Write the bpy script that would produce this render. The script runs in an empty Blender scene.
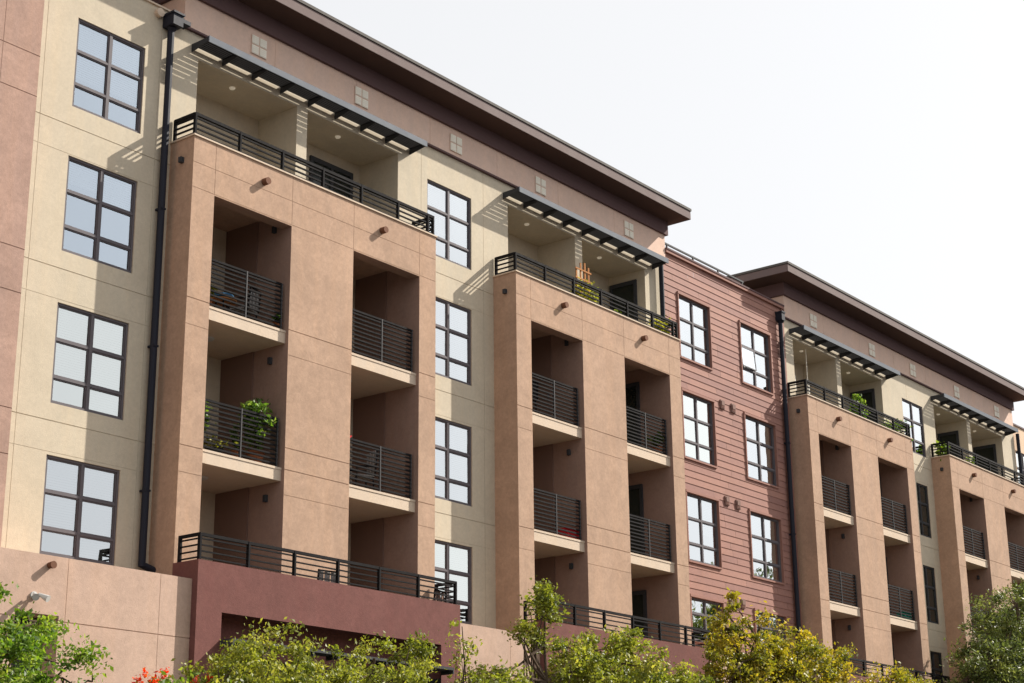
import bpy, math, random
import numpy as np
from mathutils import Vector, Matrix
K = 26.2                      # facade unit: distance from the camera to the main wall plane
H0 = 1.65                     # eye height
def U(v): return v * K
def V(v): return v * K + H0
sc = bpy.context.scene
COL = sc.collection
R = math.radians

# ------------------------------------------------------------------ materials
def new_mat(name):
    m = bpy.data.materials.new(name); m.use_nodes = True
    nt = m.node_tree; b = nt.nodes['Principled BSDF']
    return m, nt, b
def N(nt, t, **kw):
    n = nt.nodes.new(t)
    for k, v in kw.items():
        if k.startswith('i_'): n.inputs[k[2:].replace('_', ' ')].default_value = v
        else: setattr(n, k, v)
    return n
def L(nt, a, b): nt.links.new(a, b)
def stucco(name, rgb, var=.10, bump=.35, rough=.9, streak=.10, hue=(1, .97, .93)):
    m, nt, b = new_mat(name)
    tc = N(nt, 'ShaderNodeTexCoord')
    n1 = N(nt, 'ShaderNodeTexNoise', i_Scale=.55, i_Detail=5, i_Roughness=.62); L(nt, tc.outputs['Object'], n1.inputs['Vector'])
    n2 = N(nt, 'ShaderNodeTexNoise', i_Scale=4.2, i_Detail=4, i_Roughness=.6); L(nt, tc.outputs['Object'], n2.inputs['Vector'])
    mp = N(nt, 'ShaderNodeMapping'); mp.inputs['Scale'].default_value = (3.2, 3.2, .22); L(nt, tc.outputs['Object'], mp.inputs['Vector'])
    n3 = N(nt, 'ShaderNodeTexNoise', i_Scale=1, i_Detail=4, i_Roughness=.65); L(nt, mp.outputs[0], n3.inputs['Vector'])
    a = N(nt, 'ShaderNodeMath', operation='MULTIPLY_ADD'); L(nt, n1.outputs[0], a.inputs[0]); a.inputs[1].default_value = 2.2*var
    a.inputs[2].default_value = 1 - 1.1*var
    c = N(nt, 'ShaderNodeMath', operation='MULTIPLY_ADD'); L(nt, n2.outputs[0], c.inputs[0]); c.inputs[1].default_value = 1.3*var
    L(nt, a.outputs[0], c.inputs[2])
    d = N(nt, 'ShaderNodeMath', operation='MULTIPLY_ADD'); L(nt, n3.outputs[0], d.inputs[0]); d.inputs[1].default_value = 2*streak
    L(nt, c.outputs[0], d.inputs[2])
    e = N(nt, 'ShaderNodeMath', operation='SUBTRACT'); L(nt, d.outputs[0], e.inputs[0]); e.inputs[1].default_value = .65*var + streak
    mx = N(nt, 'ShaderNodeMix', data_type='RGBA', blend_type='MULTIPLY'); mx.inputs['Factor'].default_value = 1
    mx.inputs[6].default_value = (*rgb, 1); L(nt, e.outputs[0], mx.inputs[7])
    n5 = N(nt, 'ShaderNodeTexNoise', i_Scale=13, i_Detail=3, i_Roughness=.7, i_Distortion=.6); L(nt, tc.outputs['Object'], n5.inputs['Vector'])
    tz = N(nt, 'ShaderNodeMapRange'); tz.inputs[1].default_value = .3; tz.inputs[2].default_value = .7; tz.inputs[3].default_value = 1-.7*var; tz.inputs[4].default_value = 1+.5*var; L(nt, n5.outputs[0], tz.inputs[0])
    bl = N(nt, 'ShaderNodeTexNoise', i_Scale=1.3, i_Detail=6, i_Roughness=.7, i_Distortion=1.2); L(nt, tc.outputs['Object'], bl.inputs['Vector'])
    bz = N(nt, 'ShaderNodeMapRange'); bz.inputs[1].default_value = .42; bz.inputs[2].default_value = .60; bz.inputs[3].default_value = 1-.42*var; bz.inputs[4].default_value = 1+.2*var; L(nt, bl.outputs[0], bz.inputs[0])
    m5 = N(nt, 'ShaderNodeMath', operation='MULTIPLY'); L(nt, tz.outputs[0], m5.inputs[0]); L(nt, bz.outputs[0], m5.inputs[1])
    m6 = N(nt, 'ShaderNodeMath', operation='MULTIPLY'); L(nt, m5.outputs[0], m6.inputs[0]); L(nt, e.outputs[0], m6.inputs[1]); L(nt, m6.outputs[0], mx.inputs[7])
    # weathered tint
    mw = N(nt, 'ShaderNodeMix', data_type='RGBA', blend_type='MULTIPLY')
    rr = N(nt, 'ShaderNodeMapRange'); rr.inputs[1].default_value = .45; rr.inputs[2].default_value = .75; L(nt, n3.outputs[0], rr.inputs[0])
    L(nt, rr.outputs[0], mw.inputs['Factor']); L(nt, mx.outputs[2], mw.inputs[6]); mw.inputs[7].default_value = (*hue, 1)
    L(nt, mw.outputs[2], b.inputs['Base Color'])
    b.inputs['Roughness'].default_value = rough
    b.inputs['Specular IOR Level'].default_value = .12
    n4 = N(nt, 'ShaderNodeTexNoise', i_Scale=38, i_Detail=5, i_Roughness=.7); L(nt, tc.outputs['Object'], n4.inputs['Vector'])
    bp = N(nt, 'ShaderNodeBump', i_Strength=bump, i_Distance=.012); L(nt, n4.outputs[0], bp.inputs['Height'])
    L(nt, bp.outputs[0], b.inputs['Normal'])
    return m
def paint(name, rgb, rough=.45, metal=0, var=.08, scale=6, bump=0.0, spec=.18):
    m, nt, b = new_mat(name)
    tc = N(nt, 'ShaderNodeTexCoord')
    n1 = N(nt, 'ShaderNodeTexNoise', i_Scale=scale, i_Detail=4); L(nt, tc.outputs['Object'], n1.inputs['Vector'])
    a = N(nt, 'ShaderNodeMath', operation='MULTIPLY_ADD'); L(nt, n1.outputs[0], a.inputs[0]); a.inputs[1].default_value = 2*var; a.inputs[2].default_value = 1-var
    mx = N(nt, 'ShaderNodeMix', data_type='RGBA', blend_type='MULTIPLY'); mx.inputs['Factor'].default_value = 1
    mx.inputs[6].default_value = (*rgb, 1); L(nt, a.outputs[0], mx.inputs[7]); L(nt, mx.outputs[2], b.inputs['Base Color'])
    r = N(nt, 'ShaderNodeMath', operation='MULTIPLY_ADD'); L(nt, n1.outputs[0], r.inputs[0]); r.inputs[1].default_value = .2; r.inputs[2].default_value = min(.85, rough+.18)
    L(nt, r.outputs[0], b.inputs['Roughness'])
    b.inputs['Metallic'].default_value = metal; b.inputs['Specular IOR Level'].default_value = spec
    if bump:
        bp = N(nt, 'ShaderNodeBump', i_Strength=bump, i_Distance=.01); L(nt, n1.outputs[0], bp.inputs['Height']); L(nt, bp.outputs[0], b.inputs['Normal'])
    return m
M = {}
M['cream'] = stucco('cream_stucco', (.54, .475, .370), var=.09, streak=.07)
M['tan'] = stucco('tan_stucco', (.435, .295, .212), var=.17, streak=.10)
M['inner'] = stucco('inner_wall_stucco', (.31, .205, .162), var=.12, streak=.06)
M['base'] = stucco('base_stucco', (.50, .355, .282), var=.12, streak=.07)
M['tower'] = stucco('tower_stucco', (.40, .266, .215), var=.17, streak=.08)
M['pink'] = stucco('band_stucco', (.68, .50, .41), var=.08, streak=.07)
M['peach'] = stucco('peach_stucco', (.68, .50, .36), var=.06, streak=.04)
M['maroon'] = stucco('maroon_stucco', (.175, .077, .068), var=.16, streak=.06, hue=(1, .95, .95))
M['siding'] = stucco('siding_paint', (.30, .158, .128), var=.07, bump=.06, rough=.7, streak=.05)
for k_, f_ in enumerate((.90, 1.0, 1.09)): M['siding%d' % k_] = stucco('siding_board', (.30*f_, .158*f_, .128*f_*(1.04-.03*k_)), var=.10, bump=.06, rough=.7, streak=.05)
M['slab'] = stucco('slab_plaster', (.60, .49, .385), var=.06, streak=.05)
M['brown'] = paint('brown_metal', (.12, .074, .075), rough=.55, var=.07, scale=2)
M['soffit'] = paint('dark_soffit', (.085, .05, .042), rough=.8, var=.1, scale=2)
M['fascia'] = paint('fascia_metal', (.155, .115, .11), rough=.5, var=.06, scale=2)
M['cap'] = paint('roof_cap', (.10, .092, .085), rough=.5, var=.1)
M['frame'] = paint('bronze_frame', (.115, .104, .114), rough=.38, var=.06)
M['black'] = paint('black_railing', (.010, .009, .010), rough=.6, spec=.15, var=.1)
M['post'] = paint('railing_post', (.06, .058, .06), rough=.4, var=.1)
M['galv'] = paint('canopy_metal', (.11, .125, .15), rough=.42, var=.08)
M['steel'] = paint('dark_steel', (.045, .047, .052), rough=.4, var=.1)
M['pipe'] = paint('downpipe_paint', (.016, .018, .028), rough=.33, var=.1)
M['white'] = paint('white_vinyl', (.86, .82, .72), rough=.5, var=.04)
M['blind'] = paint('blind_fabric', (.80, .82, .80), rough=.7, var=.02)
M['blind2'] = paint('linen_blind', (.70, .70, .64), rough=.7, var=.04)
M['lit'] = paint('lit_lamp', (.8, .8, .75), rough=.5)
_b = M['lit'].node_tree.nodes['Principled BSDF']; _b.inputs['Emission Color'].default_value = (1, .82, .58, 1); _b.inputs['Emission Strength'].default_value = .08
M['dglass'] = paint('dark_door_glass', (.012, .018, .016), rough=-.08, spec=.5, var=.02)
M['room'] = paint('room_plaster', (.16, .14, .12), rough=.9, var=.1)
M['panel'] = paint('inner_panel_paint', (.20, .128, .10), rough=.6, var=.06)
M['deck'] = paint('deck_coating', (.22, .20, .18), rough=.9, var=.15)
M['scup'] = paint('copper_scupper', (.16, .075, .045), rough=.55, var=.2)
M['lampw'] = paint('lamp_white', (.5, .5, .48), rough=.4, var=.03)
M['ventm'] = paint('vent_brown', (.20, .12, .10), rough=.5, var=.1)
M['terra'] = paint('terracotta_pot', (.35, .13, .06), rough=.8, var=.15)
M['dpot'] = paint('dark_pot', (.04, .04, .045), rough=.5, var=.1)
M['wood'] = paint('cedar_wood', (.42, .19, .075), rough=.7, var=.25, scale=9)
M['red'] = paint('red_fabric', (.6, .03, .04), rough=.8, var=.1)
M['blue'] = paint('blue_fabric', (.04, .13, .25), rough=.8, var=.1)
M['teal'] = paint('teal_fabric', (.02, .30, .22), rough=.8, var=.1)
M['grey'] = paint('grey_mesh', (.32, .31, .30), rough=.8, var=.1)
M['bark'] = stucco('bark', (.10, .072, .05), var=.3, bump=1.0, streak=.2)
M['asphalt'] = stucco('asphalt', (.055, .055, .057), var=.2, bump=.6, streak=.02)
M['walk'] = stucco('concrete_walk', (.27, .255, .23), var=.12, bump=.3, streak=.02)
M['mulch'] = stucco('bark_mulch', (.06, .045, .03), var=.3, bump=1.0, streak=.02)
M['line'] = paint('road_paint', (.75, .75, .72), rough=.7, var=.12, scale=14)
def glass(tint=(.90, .95, .99, 1), add=.42):
    m, nt, b = new_mat('coated_glass')
    nt.nodes.remove(b); out = nt.nodes['Material Output']
    tc = N(nt, 'ShaderNodeTexCoord')
    nz = N(nt, 'ShaderNodeTexNoise', i_Scale=1.6, i_Detail=1); L(nt, tc.outputs['Object'], nz.inputs['Vector'])
    bp = N(nt, 'ShaderNodeBump', i_Strength=.25, i_Distance=.012); L(nt, nz.outputs[0], bp.inputs['Height'])
    gl = N(nt, 'ShaderNodeBsdfGlossy'); gl.inputs['Color'].default_value = tint; gl.inputs['Roughness'].default_value = .015
    L(nt, bp.outputs[0], gl.inputs['Normal'])
    tr = N(nt, 'ShaderNodeBsdfTransparent'); tr.inputs['Color'].default_value = (.94, .97, .96, 1)
    fr = N(nt, 'ShaderNodeFresnel'); fr.inputs['IOR'].default_value = 2.1
    mr = N(nt, 'ShaderNodeMath', operation='MULTIPLY_ADD'); L(nt, fr.outputs[0], mr.inputs[0]); mr.inputs[1].default_value = 1.0; mr.inputs[2].default_value = add
    mx = N(nt, 'ShaderNodeMixShader'); L(nt, mr.outputs[0], mx.inputs[0]); L(nt, tr.outputs[0], mx.inputs[1]); L(nt, gl.outputs[0], mx.inputs[2])
    L(nt, mx.outputs[0], out.inputs['Surface'])
    return m
M['glass'] = glass(); M['glassB'] = glass((.78, .88, .99, 1), .40); M['glassC'] = glass((.93, .98, .97, 1), .47)
def leafmat(name, c1, c2, c3, trans=.45):
    m, nt, b = new_mat(name)
    out = nt.nodes['Material Output']
    at = N(nt, 'ShaderNodeAttribute', attribute_name='tint')
    cr = N(nt, 'ShaderNodeValToRGB'); e = cr.color_ramp.elements
    e[0].position = 0; e[0].color = (*c1, 1); e[1].position = 1; e[1].color = (*c3, 1)
    k = e.new(.55); k.color = (*c2, 1)
    L(nt, at.outputs['Fac'], cr.inputs[0]); L(nt, cr.outputs[0], b.inputs['Base Color'])
    b.inputs['Roughness'].default_value = .5; b.inputs['Specular IOR Level'].default_value = .4
    tl = N(nt, 'ShaderNodeBsdfTranslucent')
    hs = N(nt, 'ShaderNodeHueSaturation'); hs.inputs['Saturation'].default_value = 1.1; hs.inputs['Value'].default_value = 1.3
    L(nt, cr.outputs[0], hs.inputs['Color']); L(nt, hs.outputs[0], tl.inputs['Color'])
    mx = N(nt, 'ShaderNodeMixShader'); mx.inputs[0].default_value = trans
    L(nt, b.outputs[0], mx.inputs[1]); L(nt, tl.outputs[0], mx.inputs[2]); L(nt, mx.outputs[0], out.inputs['Surface'])
    return m
M['leafA'] = leafmat('leaf_fresh_green', (.07, .14, .02), (.17, .27, .035), (.34, .40, .07))
M['leafB'] = leafmat('leaf_olive_green', (.10, .13, .02), (.24, .27, .04), (.44, .42, .08))
M['leafY'] = leafmat('leaf_yellow_green', (.12, .14, .02), (.29, .27, .035), (.50, .38, .06))
M['leafD'] = leafmat('leaf_deep_green', (.055, .08, .02), (.125, .16, .04), (.30, .33, .085), trans=.35)
M['leafP'] = leafmat('leaf_potted', (.06, .12, .02), (.14, .25, .035), (.32, .42, .08))
M['leafR'] = leafmat('flower_red', (.45, .03, .015), (.65, .05, .02), (.75, .18, .02))
M['leafG'] = leafmat('leaf_gold', (.22, .25, .03), (.38, .37, .05), (.52, .48, .09))

# ------------------------------------------------------------------ mesh helpers
class MB:
    def __init__(s): s.v = []; s.f = []; s.m = []; s.mats = []
    def mi(s, mat):
        if mat not in s.mats: s.mats.append(mat)
        return s.mats.index(mat)
    def poly(s, pts, mat):
        n = len(s.v); s.v += [tuple(p) for p in pts]; s.f.append(tuple(range(n, n+len(pts)))); s.m.append(s.mi(mat))
    def box(s, x0, x1, y0, y1, z0, z1, mat):
        n = len(s.v)
        s.v += [(x, y, z) for z in (z0, z1) for y in (y0, y1) for x in (x0, x1)]
        for f in ((0,2,3,1), (4,5,7,6), (0,1,5,4), (2,6,7,3), (0,4,6,2), (1,3,7,5)):
            s.f.append(tuple(n+i for i in f)); s.m.append(s.mi(mat))
    def bar(s, a, b, w, mat, w2=None, sides=4):
        a = Vector(a); b = Vector(b); d = (b-a)
        if d.length < 1e-6: return
        d.normalize(); up = Vector((0,0,1)) if abs(d.z) < .95 else Vector((1,0,0))
        r = d.cross(up).normalized(); u = r.cross(d)
        w2 = w if w2 is None else w2
        n = len(s.v); ph = math.pi/sides
        for P, ww in ((a, w), (b, w2)):
            for k in range(sides):
                t = 2*math.pi*k/sides + ph
                q = ww/2/math.cos(ph) if sides == 4 else ww/2
                s.v.append(tuple(P + r*math.cos(t)*q + u*math.sin(t)*q))
        i = s.mi(mat)
        for k in range(sides):
            k2 = (k+1) % sides
            s.f.append((n+k, n+k2, n+sides+k2, n+sides+k)); s.m.append(i)
        s.f.append(tuple(n+k for k in range(sides))[::-1]); s.m.append(i)
        s.f.append(tuple(n+sides+k for k in range(sides))); s.m.append(i)
    def lathe(s, c, prof, mat, seg=16, axis='z'):
        n = len(s.v); i = s.mi(mat)
        for r, h in prof:
            for k in range(seg):
                t = 2*math.pi*k/seg
                p = (r*math.cos(t), r*math.sin(t), h)
                if axis == 'y': p = (p[0], p[2], p[1])
                s.v.append((c[0]+p[0], c[1]+p[1], c[2]+p[2]))
        for j in range(len(prof)-1):
            for k in range(seg):
                k2 = (k+1) % seg
                s.f.append((n+j*seg+k, n+j*seg+k2, n+(j+1)*seg+k2, n+(j+1)*seg+k)); s.m.append(i)
        s.f.append(tuple(n+k for k in range(seg))[::-1]); s.m.append(i)
        s.f.append(tuple(n+(len(prof)-1)*seg+k for k in range(seg))); s.m.append(i)
    def recess(s, x0, x1, y0, y1, z0, z1, side, back, ceil, floor, backface=True):
        if backface: s.poly(((x0,y1,z0),(x1,y1,z0),(x1,y1,z1),(x0,y1,z1)), back)
        s.poly(((x0,y0,z0),(x0,y1,z0),(x0,y1,z1),(x0,y0,z1)), side)
        s.poly(((x1,y0,z0),(x1,y0,z1),(x1,y1,z1),(x1,y1,z0)), side)
        s.poly(((x0,y0,z1),(x0,y1,z1),(x1,y1,z1),(x1,y0,z1)), ceil)
        s.poly(((x0,y0,z0),(x1,y0,z0),(x1,y1,z0),(x0,y1,z0)), floor)
    def build(s, name, parent=None, loc=None, smooth=False):
        me = bpy.data.meshes.new(name); me.from_pydata(s.v, [], s.f)
        for mt in s.mats: me.materials.append(mt)
        me.polygons.foreach_set('material_index', s.m)
        if smooth: me.polygons.foreach_set('use_smooth', [True]*len(s.f))
        me.update()
        o = bpy.data.objects.new(name, me); COL.objects.link(o)
        if parent is not None: o.parent = parent
        if loc is not None: o.location = loc
        return o
def reg(x0, x1, z0, z1, y, mat=None, side=None, rev=.1): return (x0, x1, z0, z1, y, mat, side, rev)
def relief(mb, x0, x1, z0, z1, y, mat, regs, tl=.3, tr=.3, tt=.3, tb=0):
    """a wall plane whose rectangles stand at their own depths (y None = open, with a reveal)"""
    xs = sorted({round(min(max(v, x0), x1), 4) for r in regs for v in r[:2]} | {x0, x1})
    zs = sorted({round(min(max(v, z0), z1), 4) for r in regs for v in r[2:4]} | {z0, z1})
    def cell(i, j):
        cx = (xs[i]+xs[i+1])/2; cz = (zs[j]+zs[j+1])/2; res = (y, mat, mat, .1)
        for r in regs:
            if r[0] < cx < r[1] and r[2] < cz < r[3]: res = (r[4], r[5] or mat, r[6] or r[5] or mat, r[7])
        return res
    nx, nz = len(xs)-1, len(zs)-1
    C = [[cell(i, j) for j in range(nz)] for i in range(nx)]
    for i in range(nx):
        for j in range(nz):
            yy, mt, sd, rv = C[i][j]
            a, b, c, d = xs[i], xs[i+1], zs[j], zs[j+1]
            if yy is not None: mb.poly(((a,yy,c),(b,yy,c),(b,yy,d),(a,yy,d)), mt)
            for di, dj in ((1,0),(0,1)):
                if i+di >= nx or j+dj >= nz: continue
                o = C[i+di][j+dj]; y1, y2 = yy, o[0]
                if y1 == y2: continue
                if y1 is None: y1 = y2 + rv; m2 = sd
                elif y2 is None: y2 = y1 + o[3]; m2 = o[2]
                else: m2 = sd if y1 > y2 else o[2]
                if di: mb.poly(((b,y1,c),(b,y2,c),(b,y2,d),(b,y1,d)), m2)
                else: mb.poly(((a,y1,d),(a,y2,d),(b,y2,d),(b,y1,d)), m2)
            if yy is None: continue
            if i == 0 and tl: mb.poly(((a,yy,c),(a,y+tl,c),(a,y+tl,d),(a,yy,d)), mat)
            if i == nx-1 and tr: mb.poly(((b,yy,c),(b,y+tr,c),(b,y+tr,d),(b,yy,d)), mat)
            if j == nz-1 and tt: mb.poly(((a,yy,d),(a,y+tt,d),(b,y+tt,d),(b,yy,d)), mat)
            if j == 0 and tb: mb.poly(((a,yy,c),(a,y+tb,c),(b,y+tb,c),(b,yy,c)), mat)
GW, GD = .018, .012
def hg(x0, x1, z, y, mat=None, w=1): return reg(x0, x1, z-GW/2*w, z+GW/2*w, y+GD*w, mat)
def vg(x, z0, z1, y, mat=None, w=.6): return reg(x-GW/2*w, x+GW/2*w, z0, z1, y+GD*w, mat)
def thing(name, label, cat, loc=(0,0,0), group=None, rz=0):
    o = bpy.data.objects.new(name, None); o.empty_display_size = .3; COL.objects.link(o)
    o.location = loc; o.rotation_euler = (0, 0, rz); o['label'] = label; o['category'] = cat
    if group: o['group'] = group
    return o
def tag(o, label, cat, group=None):
    o['label'] = label; o['category'] = cat
    if group: o['group'] = group
    return o
def struct(o): o['kind'] = 'structure'; return o

# ------------------------------------------------------------------ the ground
g = MB(); g.box(-1500, 1500, -1500, 1500, -1, -.15, M['asphalt']); struct(g.build('ground'))
g = MB(); g.box(-400, 400, -24.5, -7.2, -.149, -.125, M['asphalt']); struct(g.build('road'))
g = MB()
for k in range(-20, 60): g.box(k*6, k*6+3, -15.95, -15.8, -.124, -.120, M['line'])
g.box(-120, 360, -9.75, -9.62, -.124, -.120, M['line'])
struct(g.build('road_markings'))
g = MB(); g.box(-400, 400, -7.05, -4.9, -.14, 0, M['walk']); struct(g.build('pavement'))
g = MB(); g.box(-400, 400, -4.9, 30, -.14, -.01, M['mulch']); struct(g.build('planting_bed'))
g = MB(); g.box(-400, 400, -7.2, -7.05, -.14, .005, M['slab']); struct(g.build('kerb'))
g = MB(); g.box(-400, 400, -31, -24.65, -.14, 0, M['walk']); g.box(-400, 400, -24.65, -24.5, -.14, .005, M['slab']); struct(g.build('far_pavement'))

# ------------------------------------------------------------------ the building
B = thing('apartment_building', 'five storey apartment building of cream, tan and maroon stucco with red siding', 'apartment building', (0, 0, 0))
T, F3, F4, F5 = V(.201), V(.3175), V(.434), V(.5505)
DB = -.0286*K                       # bay front plane
WROWS = [(.5695, .6455), (.4510, .5285), (.3328, .4102), (.2217, .2942)]
ZP = V(.689)                        # parapet top
BASEZ = V(.2105)
bays = [.8375, 1.2580, 1.8520, 2.2740]
BW = .2985

def window(x0, x1, z0, z1, y, cols=2, blind=1.0, tilt=False, seed=0):
    rnd = random.Random(seed); gk = ('glassB', 'glassB', 'glassC', 'glass')[seed] if seed < 4 else rnd.choice(('glass', 'glassC', 'glass'))
    mb = MB(); F = M['frame'] if cols == 2 else M['steel']; o = .046; ya, yb = y+.028, y+.115
    mb.box(x0, x0+o, ya, yb, z0, z1, F); mb.box(x1-o, x1, ya, yb, z0, z1, F)
    mb.box(x0+o, x1-o, ya, yb, z0, z0+o, F); mb.box(x0+o, x1-o, ya, yb, z1-o, z1, F)
    H = z1-z0; ra, rb = z0+H*.265, z0+H*.635
    if cols == 2: xsn = [(x0+o, (x0+x1)/2-.035), ((x0+x1)/2+.035, x1-o)]
    else: xsn = [(x0+o, x0+o+.24), (x0+o+.30, x1-o)]
    mb.box(xsn[0][1], xsn[1][0], ya+.004, yb, z0+o, z1-o, F)
    pn = MB()
    rows = [(z0+o, ra-.024), (ra+.024, rb-.024), (rb+.024, z1-o)]
    for ci, (a, b) in enumerate(xsn):
        mb.box(a, b, ya+.007, yb, ra-.024, ra+.024, F); mb.box(a, b, ya+.007, yb, rb-.024, rb+.024, F)
        for ri, (c, d) in enumerate(rows):
            s = .026; q = ya+.022
            if tilt and ci == 0 and ri == 1:
                tp = MB()
                hgt = d-c; ang = R(5); dx = math.sin(ang)*hgt; dz = math.cos(ang)*hgt
                def pt(x, t, off=0): return (x, ya-.01-dx*(1-t)+off, d-dz*(1-t))
                for xa in (a, b-s): tp.poly((pt(xa,0),pt(xa+s,0),pt(xa+s,1),pt(xa,1)), F); tp.poly((pt(xa,0),pt(xa,0,.03),pt(xa,1,.03),pt(xa,1)), F)
                tp.poly((pt(a,0),pt(b,0),pt(b,.05),pt(a,.05)), F); tp.poly((pt(a,.95),pt(b,.95),pt(b,1),pt(a,1)), F)
                tp.poly((pt(a,.03,.012),pt(b,.03,.012),pt(b,.97,.012),pt(a,.97,.012)), M['glass'])
                tilted = tp
                continue
            mb.box(a, a+s, q, yb, c, d, F); mb.box(b-s, b, q, yb, c, d, F)
            mb.box(a+s, b-s, q, yb, c, c+s, F); mb.box(a+s, b-s, q, yb, d-s, d, F)
            yy = ya+.045 + rnd.uniform(-.002, .002)
            pn.poly(((a+s,yy,c+s),(b-s,yy+rnd.uniform(-.003,.003),c+s),(b-s,yy,d-s),(a+s,yy,d-s)), M[gk] if cols == 2 else M['dglass'])
    w = mb.build('window', B)
    pn.build('pane', w)
    if tilt: so = tilted.build('open_sash', w)
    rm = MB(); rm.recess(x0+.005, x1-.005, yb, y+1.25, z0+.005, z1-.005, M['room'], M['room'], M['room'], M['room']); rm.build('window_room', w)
    rnd_b = rnd.choice(('blind', 'blind', 'blind2'))
    if blind > 0:
        for (a, b) in xsn:
            cv = min(1, blind*rnd.choice((1, 1, .93, .74, 1))); bl = MB(); bz = z1-.03; n = int((H*cv-.05)/.05); yy = yb+.05+rnd.uniform(0, .03)
            tl_ = .003
            for k in range(n):
                zt = bz-k*.05
                bl.poly(((a-.02,yy+tl_,zt),(b+.02,yy+tl_,zt),(b+.02,yy-tl_,zt-.049),(a-.02,yy-tl_,zt-.049)), M[rnd_b])
            if n > 0: bl.box(a-.02, b+.02, yy-.02, yy+.02, bz-n*.05-.02, bz-n*.05, M[rnd_b]); bl.build('blind', w)
    return w

cw = []          # openings cut in the cream wall
wins = []        # window jobs
def wjob(x0, x1, rows, **kw):
    for k, (a, b) in enumerate(rows):
        wins.append((U(x0), U(x1), V(a), V(b), {kk: (vv[k] if isinstance(vv, (list, tuple)) else vv) for kk, vv in kw.items()}))

def rail(name, parent, path, z0, z1, nb, posts, mat=None, bars=.022, top=.045, postw=.05, lowgap=.08, pm=None):
    """horizontal-bar railing along a list of points; posts: list of (x,y)"""
    mat = mat or M['black']; mb = MB()
    for (a, b) in zip(path[:-1], path[1:]):
        mb.bar((a[0],a[1],z1-top/2), (b[0],b[1],z1-top/2), top, mat)
        for k in range(nb):
            z = z0+lowgap + (z1-top-.05-z0-lowgap)*k/(nb-1)
            mb.bar((a[0],a[1],z), (b[0],b[1],z), bars, mat)
    for x, y in posts: mb.box(x-postw*.3, x+postw*.3, y-postw/2, y+postw/2, z0-.002, z1-.002, pm or M['post'])
    return mb.build(name, parent)

# ---- cream wall, west part with bays one and two, and east part with bays three and four
def cream_section(xa, xb, bs, wcols, extra_top, grooves):
    regs = []
    for z in (.4366, .4125, .3195, .2965, .5530, .5295): regs.append(hg(U(xa), U(xb), V(z), 0, w=1 if z in (.4366, .3195, .5530) else .5))
    for x in grooves: regs.append(vg(U(x), BASEZ, V(.6815), 0))
    for b in bs:
        regs.append(reg(U(b)+.02, U(b+BW)-.02, BASEZ-.5, F5-.004, None, rev=.02))
        for (o0, o1) in ((.0245, .1415), (.1545, .2765)):
            regs.append(reg(U(b+o0), U(b+o1), F5, V(.6572), None, M['cream'], M['cream'], rev=.10))
    for (w0, w1, rows) in wcols:
        for a, c in rows: regs.append(reg(U(w0), U(w1), V(a), V(c), None, rev=.13))
    mb = MB(); relief(mb, U(xa), U(xb), V(.19), V(.6795), 0, M['cream'], regs, tt=.0)
    return mb.build('cream_wall', B)
c1 = [(.7385, .8060, WROWS), (1.1565, 1.2236, WROWS)]
cream_section(.660, 1.5685, bays[:2], c1, None, [.7060+.004, .8215, 1.1475, 1.2425])
narrow = [(.4510, .5265), (.3295, .4090), (.2250, .2900)]
c2 = [(2.1920, 2.2590, WROWS[:1]), (2.2165, 2.2545, narrow)]
cream_section(1.8530, 2.6000, bays[2:], c2, None, [2.208])
wjob(.7385, .8060, WROWS, blind=[.65, .35, 1, 1])
wjob(1.1565, 1.2236, WROWS, blind=[.7, 1, 1, .9])
wjob(2.1920, 2.2590, WROWS[:1], blind=.8)
wjob(2.2165, 2.2545, narrow, cols=1, blind=[0, .25, .35])
# cream parapet west of the attic
mb = MB(); mb.box(U(.66), U(.8432), 0, .25, V(.6795), V(.6875), M['cream']); mb.box(U(.66), U(.8432)-.002, -.045, .29, V(.6875), V(.689), M['slab'])
mb.build('parapet', B)

# ---- peach wing beyond the east end
PW = [(.5695, .6455), (.4510, .5285), (.3328, .4102)]
mb = MB(); regs = [reg(U(2.603), U(2.67), V(a), V(b), None, rev=.13) for a, b in PW] + [hg(U(2.6), U(3.3), V(z), 0) for z in (.4366, .3195, .5530)]
relief(mb, U(2.6005), U(3.3), V(0)-1, V(.6875), 0, M['peach'], regs, tr=12)
mb.box(U(2.6005), U(3.3)+.04, -.045, .29, V(.6875), V(.690), M['fascia'])
mb.build('peach_wall', B)
wjob(2.603, 2.67, PW, blind=.6)

# ---- tower at the left edge
regs = [hg(U(.3), U(.6858), V(z), DB) for z in (.5815, .5490, .4294, .3966, .3125, .2800, .6980, .6650)] + [vg(U(.6535), V(.2), V(.85), DB), vg(U(.6015), V(.2), V(.85), DB)]
mb = MB(); relief(mb, U(.3), U(.6858), 0, V(.86), DB, M['tower'], regs, tl=12, tr=1.0, tt=12)
mb.build('tower_wall', B)

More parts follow.
